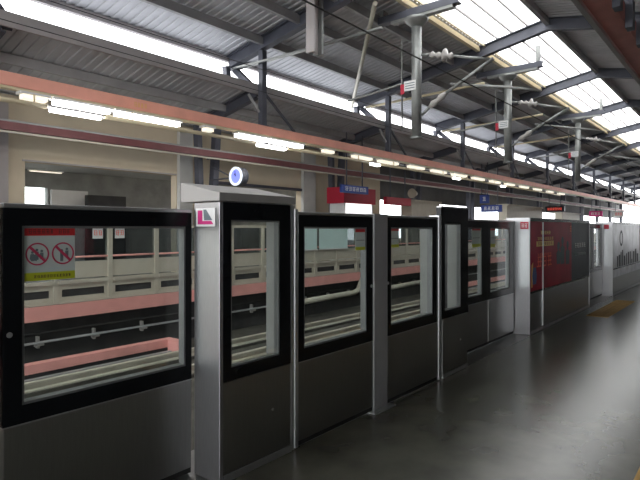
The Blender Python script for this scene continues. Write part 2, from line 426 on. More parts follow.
# cream conduit with tube lamps hung below the beam
ZC = EYE + .2193 * DB; DC = 10.02
cs = [(-40, 46), (104, 255), (287, 369), (381, 452), (461, 500), (506, 560)]
for i, (a, b) in enumerate(cs):
    c = thing('conduit', '', 'conduit', (S(a, DC), DC, ZC))
    M().tube([(S(a, DC), DC, ZC), (S(b, DC), DC, ZC)], .045).build('pipe', 'cream_steel', c)
    for q in (.15, .85):
        x = S(a, DC) + (S(b, DC) - S(a, DC)) * q
        M().box(x - .015, x + .015, DC - .01, DC + .01, ZC + .03, zb0 - .1).build('mount', 'cream_steel', c)
    tag(c, 'thin cream conduit run below the salmon beam, %s length from the entry end' % ORD[i + 1], 'conduit', 'cream conduits')
for i, (a, b) in enumerate([(47, 103), (256, 286), (370, 380), (453, 460), (501, 505)]):
    lamp(S(a, DC), S(b, DC), DC, ZC - .01, 'tube_lamp', 'lit fluorescent tube between lengths of cream conduit, %s from the entry end' % ORD[i + 1], 'tube lamps in the conduit line', False, .13, .07)
# maroon cable tray further back
DT = 12.0; zt0, zt1_ = EYE + .172 * DT, EYE + .186 * DT
t = thing('cable_tray', 'long maroon cable tray running below the cream conduit before the far wall', 'cable tray', (10, DT, zt0))
M().box(X0, 72, DT - .03, DT, zt0, zt1_).build('side_plate', 'maroon', t)
M().box(X0, 72, DT + .001, DT + .3, zt0, zt0 + .02).build('tray_floor', 'maroon', t)
M().tube([(X0, DT + .08, zt1_ + .035), (72, DT + .08, zt1_ + .035)], .03).build('cable', 'purlin', t)
M().tube([(X0, DT - .06, zt0 - .05), (72, DT - .06, zt0 - .05)], .025).build('pipe', 'pipe', t)

for k in KS[1:]:
    M().box(bay(k) - .03, bay(k) + .03, DT + .301, 12.515, zt0 - .02, zt0 + .03).build('mount', 'steel_dark', t)

# ================================================================== NEAR SIDE BEAM
DN = 1.32
t = thing('lighting_beam', 'beam coloured red-brown for shade, hung overhead at the near platform edge', 'beam', (5, DN, 3.95))
M().box(X0, 60, DN - .12, DN + .12, 3.96, 4.2).build('beam_casing', 'shaded_salmon', t)
for i in range(14):
    x = 1.2 + i * .75
    M().box(x, x + .16, DN - .20, DN - .121, 3.90, 4.24).build('bracket', 'steel_dark', t)
M().box(X0, 60, DN + .14, DN + .20, 3.94, 4.0).build('edge_conduit', 'purlin', t)
for i, s in enumerate((2.4, 8.6, 14.9, 21.2)):
    o = M().box(s - .07, s + .07, DN - .33, DN - .205, 3.9, low_z(1.0) - .06).build('beam_hanger', 'steel_dark', origin=(s, DN - .26, 3.9))
    tag(o, 'dark vertical hanger beside the red-brown beam over the near platform, %s along it' % ORD[i + 1], 'hanger', 'near beam hangers')

for i in range(4):  # added out-of-view lamps that brighten the near roof and beam
    s = 2.0 + i * 6.3
    lamp(s, s + 2.4, -1.8, low_z(-1.8) - .42, 'ceiling_lamp', 'unseen warm fill lamp added under the near platform roof, %s from the entry end' % ORD[i + 1], 'added near platform fill lamps', True, .25, .08, .30)

# ================================================================== ROOF TIES
def rod(name, label, cat, p, q, r, m_, group=None):
    o = M().tube([p, q], r).build(name, m_, origin=p); return tag(o, label, cat, group)
for k in range(0, 4):
    s = bay(k)
    rod('tie_tube', 'pale horizontal tie tube slung below the rafter, ' + by_clock(k), 'tie tube',
        (s + .16, 11.3, 6.05), (s + .9, 7.0, 6.38), .045, 'galv' if k == 0 else 'cream_steel', 'roof tie tubes')
rod('wind_brace', 'pale slanting tube brace reaching up towards the top edge beside the mast', 'brace', (16.2, 11.75, 6.08), (10.6, 7.0, 6.88), .06, 'pipe')
# square drop bracket near the clock rafter
def PT(px, py, d): return Vector((S(px, d), d, ZZ(px, py, d)))
t = thing('drop_bracket', 'pale grey U-shaped drop bracket hanging from the rafter above the clock', 'bracket', PT(314, 30, 8.0))
p = PT(314, 54, 8.0)
M().box(p.x - .17, p.x - .10, 7.85, 8.1, p.z, roof_z(8) - .06).build('flange', 'fascia', t)
M().box(p.x - .10, p.x + .10, 7.96, 8.0, p.z, roof_z(8) - .06).build('web', 'fascia', t)
M().box(p.x + .10, p.x + .17, 7.85, 8.1, p.z, roof_z(8) - .06).build('flange', 'galv', t)
M().bar((p.x - .1, 8.12, p.z + .1), (bay(0), 11.4, 6.03), .05, .05).build('tie', 'galv', t)

# ================================================================== CATENARY MASTS
DM = 6.5
def mast(s, first, idx):
    names = ['tall drop mast with red and white plates above the flush doors', 'drop mast before the skylight, second beyond the flush doors',
             'third and last drop mast of the overhead line, towards the bright far end']
    t = thing('catenary_mast', names[idx], 'mast', (s, DM, 6.8), 'overhead line masts')
    zb = 6.80
    pr = [(-.10, 0), (.10, 0), (.10, .03), (-.07, .03), (-.07, .15), (.10, .15), (.10, .18), (-.10, .18)]
    M().extr(pr, (s, 7.58, zb), (s, 5.35, zb), (1, 0, 0), (0, 0, 1)).build('bracket_channel', 'steel_dark', t)
    M().box(s - .09, s + .09, 5.5, 7.2, zb - .07, zb - .001).build('lower_channel', 'galv', t)
    for d in (7.45, 5.5):
        M().box(s - .11, s + .11, d - .05, d + .05, zb + .181, roof_z(d) - .08).build('hanger_post', 'galv', t)
    # flared head and tube
    M().tube([(s, DM, zb - .075), (s, DM, zb - .14), (s, DM, zb - .28)], [.30, .28, .13], 16).build('flared_head', 'galv', t)
    M().tube([(s, DM, zb - .281), (s, DM, 3.78)], .125, 18).build('mast_tube', 'galv', t)
    M().tube([(s, DM, 3.779), (s, DM, 3.74)], .15, 18).build('end_cap', 'galv', t)
    z1 = 5.80; z2 = 4.30; e = Vector((s, 4.63, 5.34))
    a1 = M().tube([(s, DM - .14, z1), (s, DM - .36, z1 - .045)], .03).build('top_arm', 'galv', t)
    M().tube([(s, DM - 1.0, z1 - .21), tuple(e)], .028).build('tie_tube', 'galv', a1)
    pts = []; rr = []
    for i in range(9):
        q = i / 8; pts.append((s, DM - .36 - .64 * q, z1 - .045 - .165 * q)); rr.append(.035 if i % 2 == 0 else .085)
    rr[5] = .17
    M().tube(pts, rr, 14).build('insulator', 'ins', a1)
    a2 = M().tube([(s, DM - .14, z2), (s, DM - .35, z2 + .17)], .035).build('bracket_arm', 'galv', t)
    M().tube([(s, DM - .8, z2 + .45), (s, 4.55, 5.34)], .04).build('diagonal_tube', 'galv', a2)
    M().tube([(s, DM - .35, z2 + .17), (s, DM - .46, z2 + .24), (s, DM - .58, z2 + .31), (s, DM - .69, z2 + .38), (s, DM - .8, z2 + .45)], [.04, .09, .06, .09, .04], 14).build('insulator', 'ins', a2)
    M().tube([(s, 5.6, 4.95), (s + .2, 4.0, 4.62), (s + .25, 3.6, 4.5)], .028).build('steady_arm', 'galv', t)
    # arm to the far track
    M().tube([(s, DM + .14, 5.2), (s, 8.6, 5.0)], .03).build('far_arm', 'galv', t)
    g = M().tube([(s - .02, DM + .15, 6.18), (s - .02, DM + .40, 6.28), (s - .02, DM + .40, 3.98)], .022).build('guard_rod', 'galv', t)
    pl = M().box(s - .135, s - .128, DM + .27, DM + .38, 4.87, 5.12).build('plate', 'red', t)
    M().box(s - .15, s - .137, DM - .06, DM + .265, 4.93, 5.17).build('plate', 'white', t)
    mt = M()
    for q in range(3): mt.box(s - .153, s - .1505, DM - .03, DM + .235, 4.98 + q * .06, 5.0 + q * .06)
    mt.build('plate_lettering', 'ink_grey', t)
    return t
for i, s in enumerate((11.7, 18.0, 27.2)): mast(s, i == 0, i)
# contact and messenger wires
for nm, lb, d, z, r in (('contact_wire', 'thin dark contact wire over the near track', 4.3, 4.32, .012),                         ('contact_wire', 'thin dark contact wire over the far track', 8.6, 4.6, .007), ('messenger_wire', 'dark messenger wire high over the far track', 8.6, 5.1, .008)):
    rod(nm, lb, 'wire', (X0, d, z), (X1, d, z), r, 'wire')

# ================================================================== FAR TRACK
for d, lb in ((9.28, 'pale dusty running rail nearest the far platform'), (8.15, 'pale dusty running rail farther from the far platform')):
    pr = [(-.07, 0), (.07, 0), (.07, .02), (.02, .04), (.02, .10), (.05, .11), (.05, .15), (-.05, .15), (-.05, .11), (-.02, .10), (-.02, .04), (-.07, .02)]
    t = thing('running_rail', lb, 'rail', (10, d, -1.25))
    M().extr(pr, (X0, d, -1.19), (X1, d, -1.19), (0, 1, 0), (0, 0, 1)).build('rail_bar', 'rail', t)
    M().box(X0, X1, d - .12, d + .12, -1.25, -1.191).build('rail_plinth', 'track_bed', t)
for i, (a, b) in enumerate(((X0, S(172, 9.9)), (19, 42))):
    t = thing('kerb', ('pink-topped trackside kerb seen through the stickered window', 'pink-topped trackside kerb beyond the recessed doors')[i], 'kerb', (a, 9.9, -1.25))
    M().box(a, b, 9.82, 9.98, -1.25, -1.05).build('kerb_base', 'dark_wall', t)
    M().box(a, b, 9.80, 10.0, -1.049, -.885).build('kerb_top', 'pink', t)
    if i == 0: M().box(b - .18, b, 9.42, 9.7995, -1.25, -.885).build('kerb_return', 'pink', t)
    M().box(X0 if i == 0 else a, b - .2, 9.62, 9.72, -1.25, -1.10).build('side_duct', 'purlin', t)
# drain pipes under the far platform edge, each with an upturned end
for i, (a, b, c) in enumerate(((290, 354, 362), (382, 421, 428))):
    d = 10.35
    p1, p2 = PT(a, 229 + (755 - a) * .1615, d), PT(b, 229 + (755 - b) * .1585, d); p3 = PT(c, 229 + (755 - c) * .128, d)
    mid = p2 + (p3 - p2) * .25 + Vector((.12, 0, -.04))
    o = M().tube([p1, p2, mid, p3], .085, 14).build('drain_pipe', 'pipe', origin=p1)
    tag(o, ('pale drain pipe with an upturned end seen through the first flush door', 'pale drain pipe with an upturned end seen through the second flush door')[i], 'pipe', 'drain pipes under the far platform')
# small pale brackets on the wall under the far platform
for i in range(17):
    s = 3.4 + i * 1.15
    t = thing('cable_bracket', 'small pale cable bracket below the far pink edge, %s from the stickered window' % ORD[i + 1], 'bracket', (s, 10.98, -.7), 'cable brackets under the far platform')
    M().box(s - .02, s + .02, 10.90, 10.999, -.85, -.62).build('stem', 'ins', t)
    M().box(s - .09, s + .09, 10.86, 10.899, -.80, -.76).build('arm', 'ins', t)
t = thing('cable_run', 'grey cables along the wall under the far platform', 'cable', (10, 10.93, -.8))
M().tube([(X0, 10.86, -.73), (X1, 10.86, -.73)], .025).build('cable', 'purlin', t)
M().tube([(X0, 10.90, -.55), (X1, 10.90, -.55)], .02).build('cable', 'dark_wall', t)

# ================================================================== FAR BARRIER
U = 1.14; u0 = S(112, D_FAR) - 4 * U
def far_unit():
    d = D_FAR + .06
    t = thing('far_barrier_panel', '', 'barrier panel', (0, d, 0), 'far barrier panels')
    M().box(-.05, .05, d, d + .12, .012, 1.60).build('upright', 'beige_steel', t)
    M().box(.051, U - .051, d + .03, d + .10, .50, .84).build('lower_panel', 'beige_steel', t)
    M().box(.051, U - .051, d - .03, d + .12, .40, .47).build('ledge', 'beige_steel', t)
    M().ring(.051, U - .051, .013, .399, .12, U - .12, .14, .29, d + .02, d + .1).build('base_frame', 'beige_steel', t)
    M().box(.121, U - .121, d + .05, d + .09, .141, .289).build('vent', 'dark_wall', t)
    M().box(.051, U - .051, d - .02, d + .12, .013, .05).build('sill', 'beige_steel', t)
    M().box(.051, U - .051, d + .05, d + .07, .842, 1.53).build('pane', 'far_glass', t)
    M().box(.051, U - .051, d + .01, d + .11, 1.531, 1.60).build('top_rail', 'beige_steel', t)
    M().tube([(.051, d + .03, .93), (U - .051, d + .03, .93)], .022).build('handrail', 'pink', t)
    return t
fu = far_unit()
i = -3
n_units = 0
while u0 + U * i < 46:
    o = fu if n_units == 0 else copy_tree(fu)
    x = u0 + U * i; o.location = (x, D_FAR + .06, 0)
    o['label'] = 'beige glazed screen panel along the far platform edge, %s from the near end' % ORD[min(n_units + 1, 40)]
    n_units += 1; i += 1
FU0 = u0 - 3 * U
def on_far(px, w, z0, z1, name, label, cat, m_, stripes=None, group=None):
    d = D_FAR + (.05 if name == 'notice' else -.01); s = S(px, d)
    t = thing(name, label, cat, (s, d, z0), group)
    M().box(s - w / 2, s + w / 2, d + .045, d + .058, z0, z1).build('sheet', m_, t)
    return t, s, d
for i, (px, w) in enumerate(((99, .22), (121, .22), (335, 1.5), (312, .6))):
    if i < 2:
        t, s, d = on_far(px, w, 1.30, 1.52, 'notice', ('small pinkish notice on the far glass beside the big sticker', 'small pinkish notice on the far glass past the beige upright')[i], 'notice', 'white', None, 'notices on the far glass')
        M().glyphs(s - w * .45, s + w * .45, 1.36, 1.47, d + .0448, 2, .002).build('lettering', 'orange', t)
    else:
        t, s, d = on_far(px, w, .86, 1.52, 'poster_board', ('wide pale teal board on the far barrier seen through the flush door', 'narrow pale teal board on the far barrier beside the wide one')[i - 2], 'board', 'teal', None, 'teal boards on the far barrier')
        M().box(s - w / 2 - .02, s + w / 2 + .02, d + .03, d + .0445, .84, .87).build('lower_edge', 'white', t)

# ================================================================== FAR PLATFORM FURNITURE
# clock on a bracket from the column at the clock bay
cd = DD(238, bay(0)); cz = ZZ(238, 176.5, cd); cs_ = bay(0)
t = thing('clock', 'round blue-lit station clock on a bracket above the steel-topped screen', 'clock', (cs_, cd, cz))
M().tube([(cs_ - .07, cd, cz), (cs_ + .17, cd, cz)], .255, 40).build('case', 'steel_dark', t)
M().annulus((cs_ - .071, cd, cz), .20, .262, .03, (0, -1, 0), (0, 0, 1)).build('rim', 'clock_rim', t)
f = M().disc((cs_ - .072, cd, cz), .202, .012, (0, -1, 0), (0, 0, 1)).build('dial', 'clock_face', t)
for ang, ln, w in ((math.radians(100), .15, .022), (math.radians(125), .09, .03)):
    e = Vector((cs_ - .092, cd - math.cos(ang) * ln, cz + math.sin(ang) * ln))
    M().bar((cs_ - .092, cd, cz), e, .006, w, (0, 1, 0)).build('hand', 'ink', f)
M().tube([(cs_ + .05, cd + .26, cz - .02), (cs_ + .05, 12.45, cz - .02)], .025).build('bracket', 'steel_dark', t)
M().tube([(cs_ + .05, cd + .30, cz), (cs_ + .05, 12.45, cz + .4)], .02).build('bracket', 'steel_dark', t)
# corridor fittings
lamp(S(28, 16.8), S(63, 16.8), 16.8, 3.26, 'ceiling_lamp', 'thin lit strip lamp on the corridor ceiling behind the far wall', None, True, .1, .03, .05)
sh = M().box(S(52, 16.5), S(88, 16.5), 16.5, 16.62, 0, 2.70).build('partition_screen', 'white', origin=(S(70, 16.5), 16.5, 0))
tag(sh, 'white partition in the corridor behind the far wall opening', 'partition')
sh = M().box(S(88, 16), S(126, 16), 16, 16.2, 0, 2.56).build('partition_screen', 'dark_wall', origin=(S(110, 16), 16, 0))
tag(sh, 'dark counter partition in the corridor beside the white one', 'partition')
for i in range(4):  # added lamps hidden above the opening to light the corridor
    s = 3.0 + i * 3.2
    lamp(s, s + 1.6, 13.75, 3.29, 'ceiling_lamp', 'unseen fill lamp added to brighten the corridor, %s from the entry end' % ORD[i + 1], 'added corridor fill lamps', False, .25, .05, .022)
# kiosks with red headers
def kiosk(s0, s1, d0, d1, z0, z1, label):
    t = thing('kiosk', label, 'kiosk', ((s0 + s1) / 2, d0, 0), 'red headed kiosks')
    M().box(s0 + .08, s1 - .08, d0 + .08, d1 - .08, .1, z0 - .001).build('body', 'white', t)
    M().box(s0, s1, d0, d1, z0, z1).build('fascia', 'red', t)
    M().box(s0 + .04, s1 - .04, d0 + .04, d1 - .04, 0, .099).build('plinth', 'concrete', t)
    M().box(s0 + .2, s1 - .2, d0 + .05, d0 + .079, 1.1, 2.5).build('lit_window', 'lit', t)
kiosk(15.39, 17.45, 11.5, 12.3, 2.45, 3.04, 'white kiosk with a tall red header beneath the blue hanging sign')
def cabin(s0, s1, d0, d1, zt, label):
    t = thing('cabin', label, 'cabin', ((s0 + s1) / 2, d0, 0), 'beige cabins')
    M().box(s0, s1, d0, d1, 0, zt).build('walls', 'beige_steel', t)
    M().box(s0 - .08, s1 + .08, d0 - .08, d1 + .08, zt + .001, zt + .09).build('roof_slab', 'beige_steel', t)
    M().box(s0 + .6, s0 + 1.4, d0 - .03, d0 - .001, .05, 2.0).build('door', 'fascia', t)
    return t
cabin(20.8, 23.5, 11.8, 12.35, 2.72, 'beige cabin on the far platform beside the red header kiosk')
cabin(32.5, 39.4, 11.8, 12.35, 2.95, 'beige cabin on the far platform behind the dark display board')
cabin(44.6, 50, 11.8, 12.35, 2.75, 'beige cabin far along the platform beyond the display board')
o = thing('loudspeaker', 'round pale horn loudspeaker above the beige cabin', 'loudspeaker', (21.2, 11.9, 3.1))
M().tube([(21.0, 11.9, 3.10), (21.12, 11.9, 3.10), (21.4, 11.9, 3.10)], [.22, .17, .08], 18).build('horn', 'beige_steel', o)
M().tube([(21.28, 11.95, 3.0), (21.28, 11.95, 2.812)], .04).build('stand', 'galv', o)
# hanging signs
def hang(s0, s1, d0, d1, z0, z1, name, label, face, glyph=None, n=5, group=None, top=None, perp=False):
    t = thing(name, label, 'sign', ((s0 + s1) / 2, (d0 + d1) / 2, z0), group)
    bd = M().box(s0, s1, d0, d1, z0, z1).build('board', face, t, bevel=.01)
    if glyph:
        if perp: M().glyphs_x(d1 - .15, d0 + .15, z0 + (z1 - z0) * .25, z1 - (z1 - z0) * .25, s0 - .001, n, .004).build('lettering', glyph, bd)
        else: M().glyphs(s0 + .15, s1 - .15, z0 + (z1 - z0) * .25, z1 - (z1 - z0) * .25, d0 - .001, n, .004).build('lettering', glyph, bd)
    for q in (.2, .8):
        a = (s0 + (s1 - s0) * q, (d0 + d1) / 2) if not perp else ((s0 + s1) / 2, d0 + (d1 - d0) * q)
        zt = low_z(max(a[1], 10.5)) - .3
        M().tube([(a[0], a[1], z1 + .001), (a[0], a[1], zt)], .025).build('hanger_rod', 'steel_dark', t)
    return t
hang(14.75, 16.37, 11.1, 11.22, 2.78, 3.06, 'hanging_sign', 'blue sign hung on rods in front of the red header kiosk', 'blue', 'white', 6, 'hanging signs')
hang(18.4, 20.4, 11.6, 11.75, 2.50, 2.82, 'hanging_sign', 'plain red hanging sign board next to the beige cabin', 'red', None, 5, 'hanging signs')
hang(28, 28.12, 10.45, 11.6, 2.42, 2.80, 'hanging_sign', 'dark blue hanging sign over the recessed doors', 'blue', 'white', 4, 'hanging signs', perp=True)
hang(27.0, 27.1, 10.75, 11.25, 2.85, 3.30, 'hanging_sign', 'small square blue sign above the dark blue hanging sign', 'blue', 'white', 1, 'hanging signs', perp=True)
hang(40, 40.15, 10.45, 11.75, 2.74, 3.12, 'display_board', 'black display board with red lettering hung over the far platform', 'navy', 'led', 8, 'hanging signs', perp=True)
hang(52, 52.12, 10.4, 11.5, 2.62, 3.10, 'hanging_sign', 'magenta hanging sign far along the platform', 'magenta', 'white', 3, 'hanging signs', perp=True)
hang(62, 62.12, 10.45, 11.4, 2.75, 3.35, 'hanging_sign', 'white hanging sign with red characters by the bright far end', 'white', 'orange', 3, 'hanging signs', perp=True)

# ================================================================== NEAR BARRIER
ZWB, ZBB, ZWT, ZTOP = .67, .585, 1.515, 1.62
def sticker(parent, s0, s1, y, z0, z1, plain=False):
    st = M().box(s0, s1, y - .002, y - .0005, z0, z1).build('notice_sticker', 'sticker', parent)
    h = z1 - z0; w = s1 - s0
    a = M().box(s0, s1, y - .003, y - .0021, z1 - h * .17, z1 - h * .02).build('sticker_header', 'sticker_red', st)
    M().box(s0, s1, y - .003, y - .0021, z0, z0 + h * .15).build('sticker_footer', 'sticker_yel', st)
    if plain:
        M().box(s0 + w * .08, s1 - w * .08, y - .003, y - .0021, z0 + h * .44, z0 + h * .47).build('divider_line', 'ink_grey', st)
        return st
    yy = y - .0035; X = (1, 0, 0); Zv = (0, 0, 1)
    r = min(w * .22, h * .24); cz = z0 + h * .49
    rg = M(); fg = M()
    for q in (0, 1):
        cx = s0 + w * (.27 if q == 0 else .76)
        rg.annulus((cx, yy + .001, cz), r * .87, r, .001, X, Zv, 30)
        rg.bar((cx - r * .66, yy, cz + r * .66), (cx + r * .66, yy, cz - r * .66), .001, r * .2, (0, 1, 0)) if False else rg.poly([(cx - r * .70, cz + r * .54), (cx - r * .54, cz + r * .70), (cx + r * .70, cz - r * .54), (cx + r * .54, cz - r * .70)], yy - .0006, yy)
        for (ox, oz, hh) in ([(-.42, -.1, .5), (-.05, .1, .6), (.36, .0, .45)] if q == 0 else [(-.12, .0, .7), (.34, .12, .45)]):
            hx = cx + ox * r; hz = cz + oz * r
            fg.poly([(hx - r * .13, hz - r * hh), (hx + r * .13, hz - r * hh), (hx + r * .15, hz + r * .12), (hx - r * .15, hz + r * .12)], yy - .0002, yy + .001)
            fg.disc((hx, yy + .001, hz + r * .26), r * .12, .0012, X, Zv, 14)
        if q == 0: fg.poly([(cx - r * .65, cz - r * .45), (cx - r * .05, cz - r * .62), (cx - r * .1, cz - r * .05), (cx - r * .6, cz - r * .05)], yy - .0001, yy + .001)
    rg.build('prohibition_rings', 'ring_red', st); fg.build('pictogram_figures', 'ink_grey', st)
    M().glyphs(s0 + w * .10, s0 + w * .58, z1 - h * .135, z1 - h * .05, y - .0031, 6, .0006).glyphs(s0 + w * .66, s0 + w * .90, z1 - h * .135, z1 - h * .05, y - .0031, 3, .0006).build('header_lettering', 'ink', st)
    M().glyphs(s0 + w * .20, s0 + w * .92, z0 + h * .045, z0 + h * .10, y - .0031, 12, .0006).build('footer_lettering', 'ink', st)
    return st

def screen(name, label, cat, s0, s1, d, w0, w1, group=None, ztop=ZTOP, zwt=ZWT, stick=None, lock=None, seams=(), back=.06, cap=True):
    t = thing(name, label, cat, ((s0 + s1) / 2, d, 0), group)
    M().ring(s0, s1, ZBB, ztop - (.022 if cap else 0), w0, w1, ZWB, zwt, d, d + back).build('frame', 'black', t)
    M().ring(w0 + .0005, w1 - .0005, ZWB + .0005, zwt - .0005, w0 + .012, w1 - .012, ZWB + .012, zwt - .012, d + .004, d + back - .004).build('glazing_bead', 'bead', t)
    g = M().box(w0 + .012, w1 - .012, d + .014, d + .022, ZWB + .012, zwt - .012).build('glass', 'glass', t)
    if cap: M().box(s0, s1, d - .006, d + back, ztop - .0215, ztop).build('top_rail', 'alu', t, bevel=.004)
    M().box(s0 + .003, s1 - .003, d - .002, d + back, .045, ZBB - .006).build('kick_plate', 'steel', t, bevel=.004)
    M().box(s0 + .003, s1 - .003, d + .004, d + back - .005, .0125, .044).build('bottom_seal', 'rubber', t)
    M().box(s0, s1, d - .004, d + .03, ZBB - .0055, ZBB - .0005).build('trim_strip', 'alu', t)
    if stick: sticker(g, stick[0], stick[1], d + .014, stick[2], stick[3], 'big' not in label)
    if lock: M().disc((lock[0], d - .004, lock[1]), .013, .004, (1, 0, 0), (0, 0, 1), 20).build('lock', 'alu', t)
    for x in seams: M().box(x, x + .012, d - .006, d - .0022, .05, ZBB - .01).build('seam_strip', 'alu', t)
    return t
def SX(px): return S(px, D_FIX)
def SDr(px): return S(px, D_DOOR)
# sliding doors around the first opening
a1 = 2.02
mid = SDr(2.6)
screen('sliding_door', 'glazed sliding door leaf cut by the picture edge, beside the stickered leaf', 'door', mid - 1.09, mid - .012, D_DOOR, mid - 1.0, mid - .085, 'sliding door leaves')
screen('sliding_door', 'wide glazed sliding door leaf with the big prohibition sticker on its glass', 'door', mid, a1 - .012, D_DOOR, SDr(22), SDr(186), 'sliding door leaves',
       stick=(SDr(23.5), SDr(76), ZZ(50, 280, D_DOOR), ZZ(50, 226.5, D_DOOR)), lock=(SDr(9), ZZ(9, 335, D_DOOR)))

def cabinet(label, s0, s1, w0, w1, first):
    # fixed screen with side walls and a sheet-steel housing on top
    d = D_FIX; t = thing('fixed_screen', label, 'fixed screen', ((s0 + s1) / 2, d, 0), 'housing topped fixed screens')
    zt = 1.66 if first else 1.715; zw = 1.555
    M().ring(s0 + (.028 if first else 0), s1 - (.028 if first else 0), ZBB + .01, zt, w0, w1, ZWB, zw, d, d + .05).build('frame', 'black', t)
    if first: M().box(s1 - .027, s1, d - .004, d + .05, .004, zt).build('corner_strip', 'alu', t)
    M().ring(w0 + .0005, w1 - .0005, ZWB + .0005, zw - .0005, w0 + .01, w1 - .01, ZWB + .01, zw - .01, d + .004, d + .046).build('glazing_bead', 'bead', t)
    M().box(w0 + .01, w1 - .01, d + .014, d + .022, ZWB + .01, zw - .01).build('glass', 'glass', t)
    M().box(s0 + .028, s1 - .028, d - .002, d + .05, .045, ZBB + .006).build('kick_plate', 'steel', t, bevel=.004)
    M().box(s0 + .03, s1 - .03, d - .01, d + .05, .004, .044).build('base_sill', 'alu', t)
    for q, x in enumerate((s0, s1 - .027)):
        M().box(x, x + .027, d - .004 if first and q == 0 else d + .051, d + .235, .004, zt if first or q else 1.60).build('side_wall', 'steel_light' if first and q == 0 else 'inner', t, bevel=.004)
    # housing: sloped top rising to the back, small visor at the front
    y0, yb = d - .014, d + .36
    prof = [(y0, 1.665), (yb, 1.665), (yb, 1.79), (y0, 1.715)]
    if first: M().sweep(prof, [(s0 - .01, 0, 0), (s1 + .002, 0, 0)], (0, 1, 0), (0, 0, 1)).build('housing', 'housing', t, bevel=.004)
    else: M().box(s0, s1, d - .004, d + .05, 1.7155, 1.73).build('top_rail', 'steel', t)
    M().disc(((s0 + s1) / 2 + .12, d - .003, .33), .010, .003, (1, 0, 0), (0, 0, 1), 16).build('lock', 'alu', t)
    if first:
        y = s0 - .001
        yb0, yb1 = DD(197, s0), DD(216, s0)
        z0, z1 = 1.515, 1.625
        p = M().box(y - .006, y, yb1, yb0, z0, z1).build('exit_sign', 'white', t)
        # red angle mark and grey diagonal on the plate (seen from the -X side)
        def pol(pts, dx):
            n = len(pts); m = M(); m.add([(y - .006 - dx, yb0 + (yb1 - yb0) * a, z0 + (z1 - z0) * b) for a, b in pts] + [(y - .0061, yb0 + (yb1 - yb0) * a, z0 + (z1 - z0) * b) for a, b in pts],
                  [(i, (i + 1) % n, n + (i + 1) % n, n + i) for i in range(n)] + [tuple(range(n)), tuple(range(2 * n - 1, n - 1, -1))]); return m
        pol([(.10, .12), (.92, .12), (.80, .30), (.34, .30), (.34, .88), (.10, .88)], .002).build('angle_mark', 'magenta', p)
        pol([(.40, .92), (.54, .92), (.86, .34), (.44, .34)], .0015).build('wedge_mark', 'ink_grey', p)
    return t
bs0, bs1 = 2.02, 2.665
cabinet('fixed screen with a sloping steel housing on top, under the clock', bs0, bs1, SX(231), SX(280), True)
# emergency doors
p0, p1 = SX(373), SX(386.5)
def upright(name, label, s0, s1, z1, foot=True, m_='steel_light', group=None):
    t = thing(name, label, 'post', ((s0 + s1) / 2, D_FIX, 0), group)
    M().box(s0, s1, D_FIX - .012, D_FIX + .10, .012, z1).build('post', m_, t, bevel=.004)
    if foot: M().box(s0 - .05, s1 + .05, D_FIX - .06, D_FIX + .12, .0005, .0115).build('foot_plate', 'alu', t)
    return t
upright('barrier_post', 'slim bright post between the housing topped screen and first flush door', bs1 + .003, bs1 + .038, 1.635, False, 'alu', 'barrier posts')
c0 = bs1 + .042
screen('emergency_door', 'flush glazed door beside the clock screen, small sticker at its far side', 'door', c0, p0 - .004, D_FIX, SX(304), SX(367), 'flush emergency doors',
       stick=(SX(356.5), SX(366.3), ZZ(362, 250, D_FIX), ZZ(362, 228.5, D_FIX)), lock=(SX(371), ZZ(371, 286, D_FIX)))
upright('barrier_post', 'wide steel post with foot plate between the two flush doors', p0, p1, 1.625, True, 'post_steel', 'barrier posts')
e0_, e1_ = SX(441), 5.50
screen('emergency_door', 'flush glazed door past the wide post, small sticker at its near side', 'door', p1 + .004, SX(437.5), D_FIX, SX(391), SX(433), 'flush emergency doors',
       stick=(SX(391.7), SX(400), ZZ(395, 247.5, D_FIX), ZZ(395, 227.5, D_FIX)), lock=(SX(387.5), ZZ(387.5, 283, D_FIX)))
upright('barrier_post', 'slim bright post between the second flush door and the tall screen', SX(437.8), SX(440.6), 1.635, False, 'alu', 'barrier posts')
cabinet('tall narrow fixed screen with black top just before the recessed double doors', e0_, e1_, SX(445), SX(461), False)
# recessed double doors
m2 = 6.67; j2 = 7.62
screen('sliding_door', 'recessed sliding door leaf next to the tall narrow screen', 'door', e1_ + .02, m2 - .01, D_DOOR, e1_ + .11, SDr(482), 'sliding door leaves', stick=(SDr(473), SDr(481.3), ZZ(477, 247, D_DOOR), ZZ(477, 227, D_DOOR)))
screen('sliding_door', 'recessed sliding door leaf next to the red advertisement', 'door', m2, j2 - .01, D_DOOR, SDr(490.5), SDr(509.5), 'sliding door leaves', stick=(SDr(491.2), SDr(496), ZZ(493, 247, D_DOOR), ZZ(493, 227, D_DOOR)))
# advertising bodies
def ad_body(name, label, s0, s1, d=2.45):
    t = thing(name, label, 'advertising panel', ((s0 + s1) / 2, d, 0), 'advertising screens')
    M().box(s0, s0 + .03, d, d + .34, .004, 1.66).build('side_wall', 'steel_light', t, bevel=.004)
    M().box(s1 - .03, s1, d, d + .34, .004, 1.66).build('side_wall', 'steel_light', t, bevel=.004)
    M().box(s0 + .031, s1 - .031, d + .01, d + .07, .05, .58).build('kick_plate', 'steel', t, bevel=.004)
    M().box(s0 + .031, s1 - .031, d, d + .06, .004, .049).build('base_sill', 'alu', t)
    M().box(s0 + .031, s1 - .031, d + .004, d + .07, 1.61, 1.66).build('top_rail', 'black', t)
    M().box(s0 + .031, s1 - .031, d + .004, d + .07, .582, .61).build('lower_frame', 'black', t)
    return t
A0, A1, AD = j2 + .02, 11.15, 2.45
t = ad_body('advertising_screen', 'fixed screen carrying the deep red advertisement', A0, A1)
xm = S(572, AD)
pr = M().box(A0 + .032, xm, AD + .008, AD + .05, .611, 1.609).build('red_poster', 'ad_red', t)
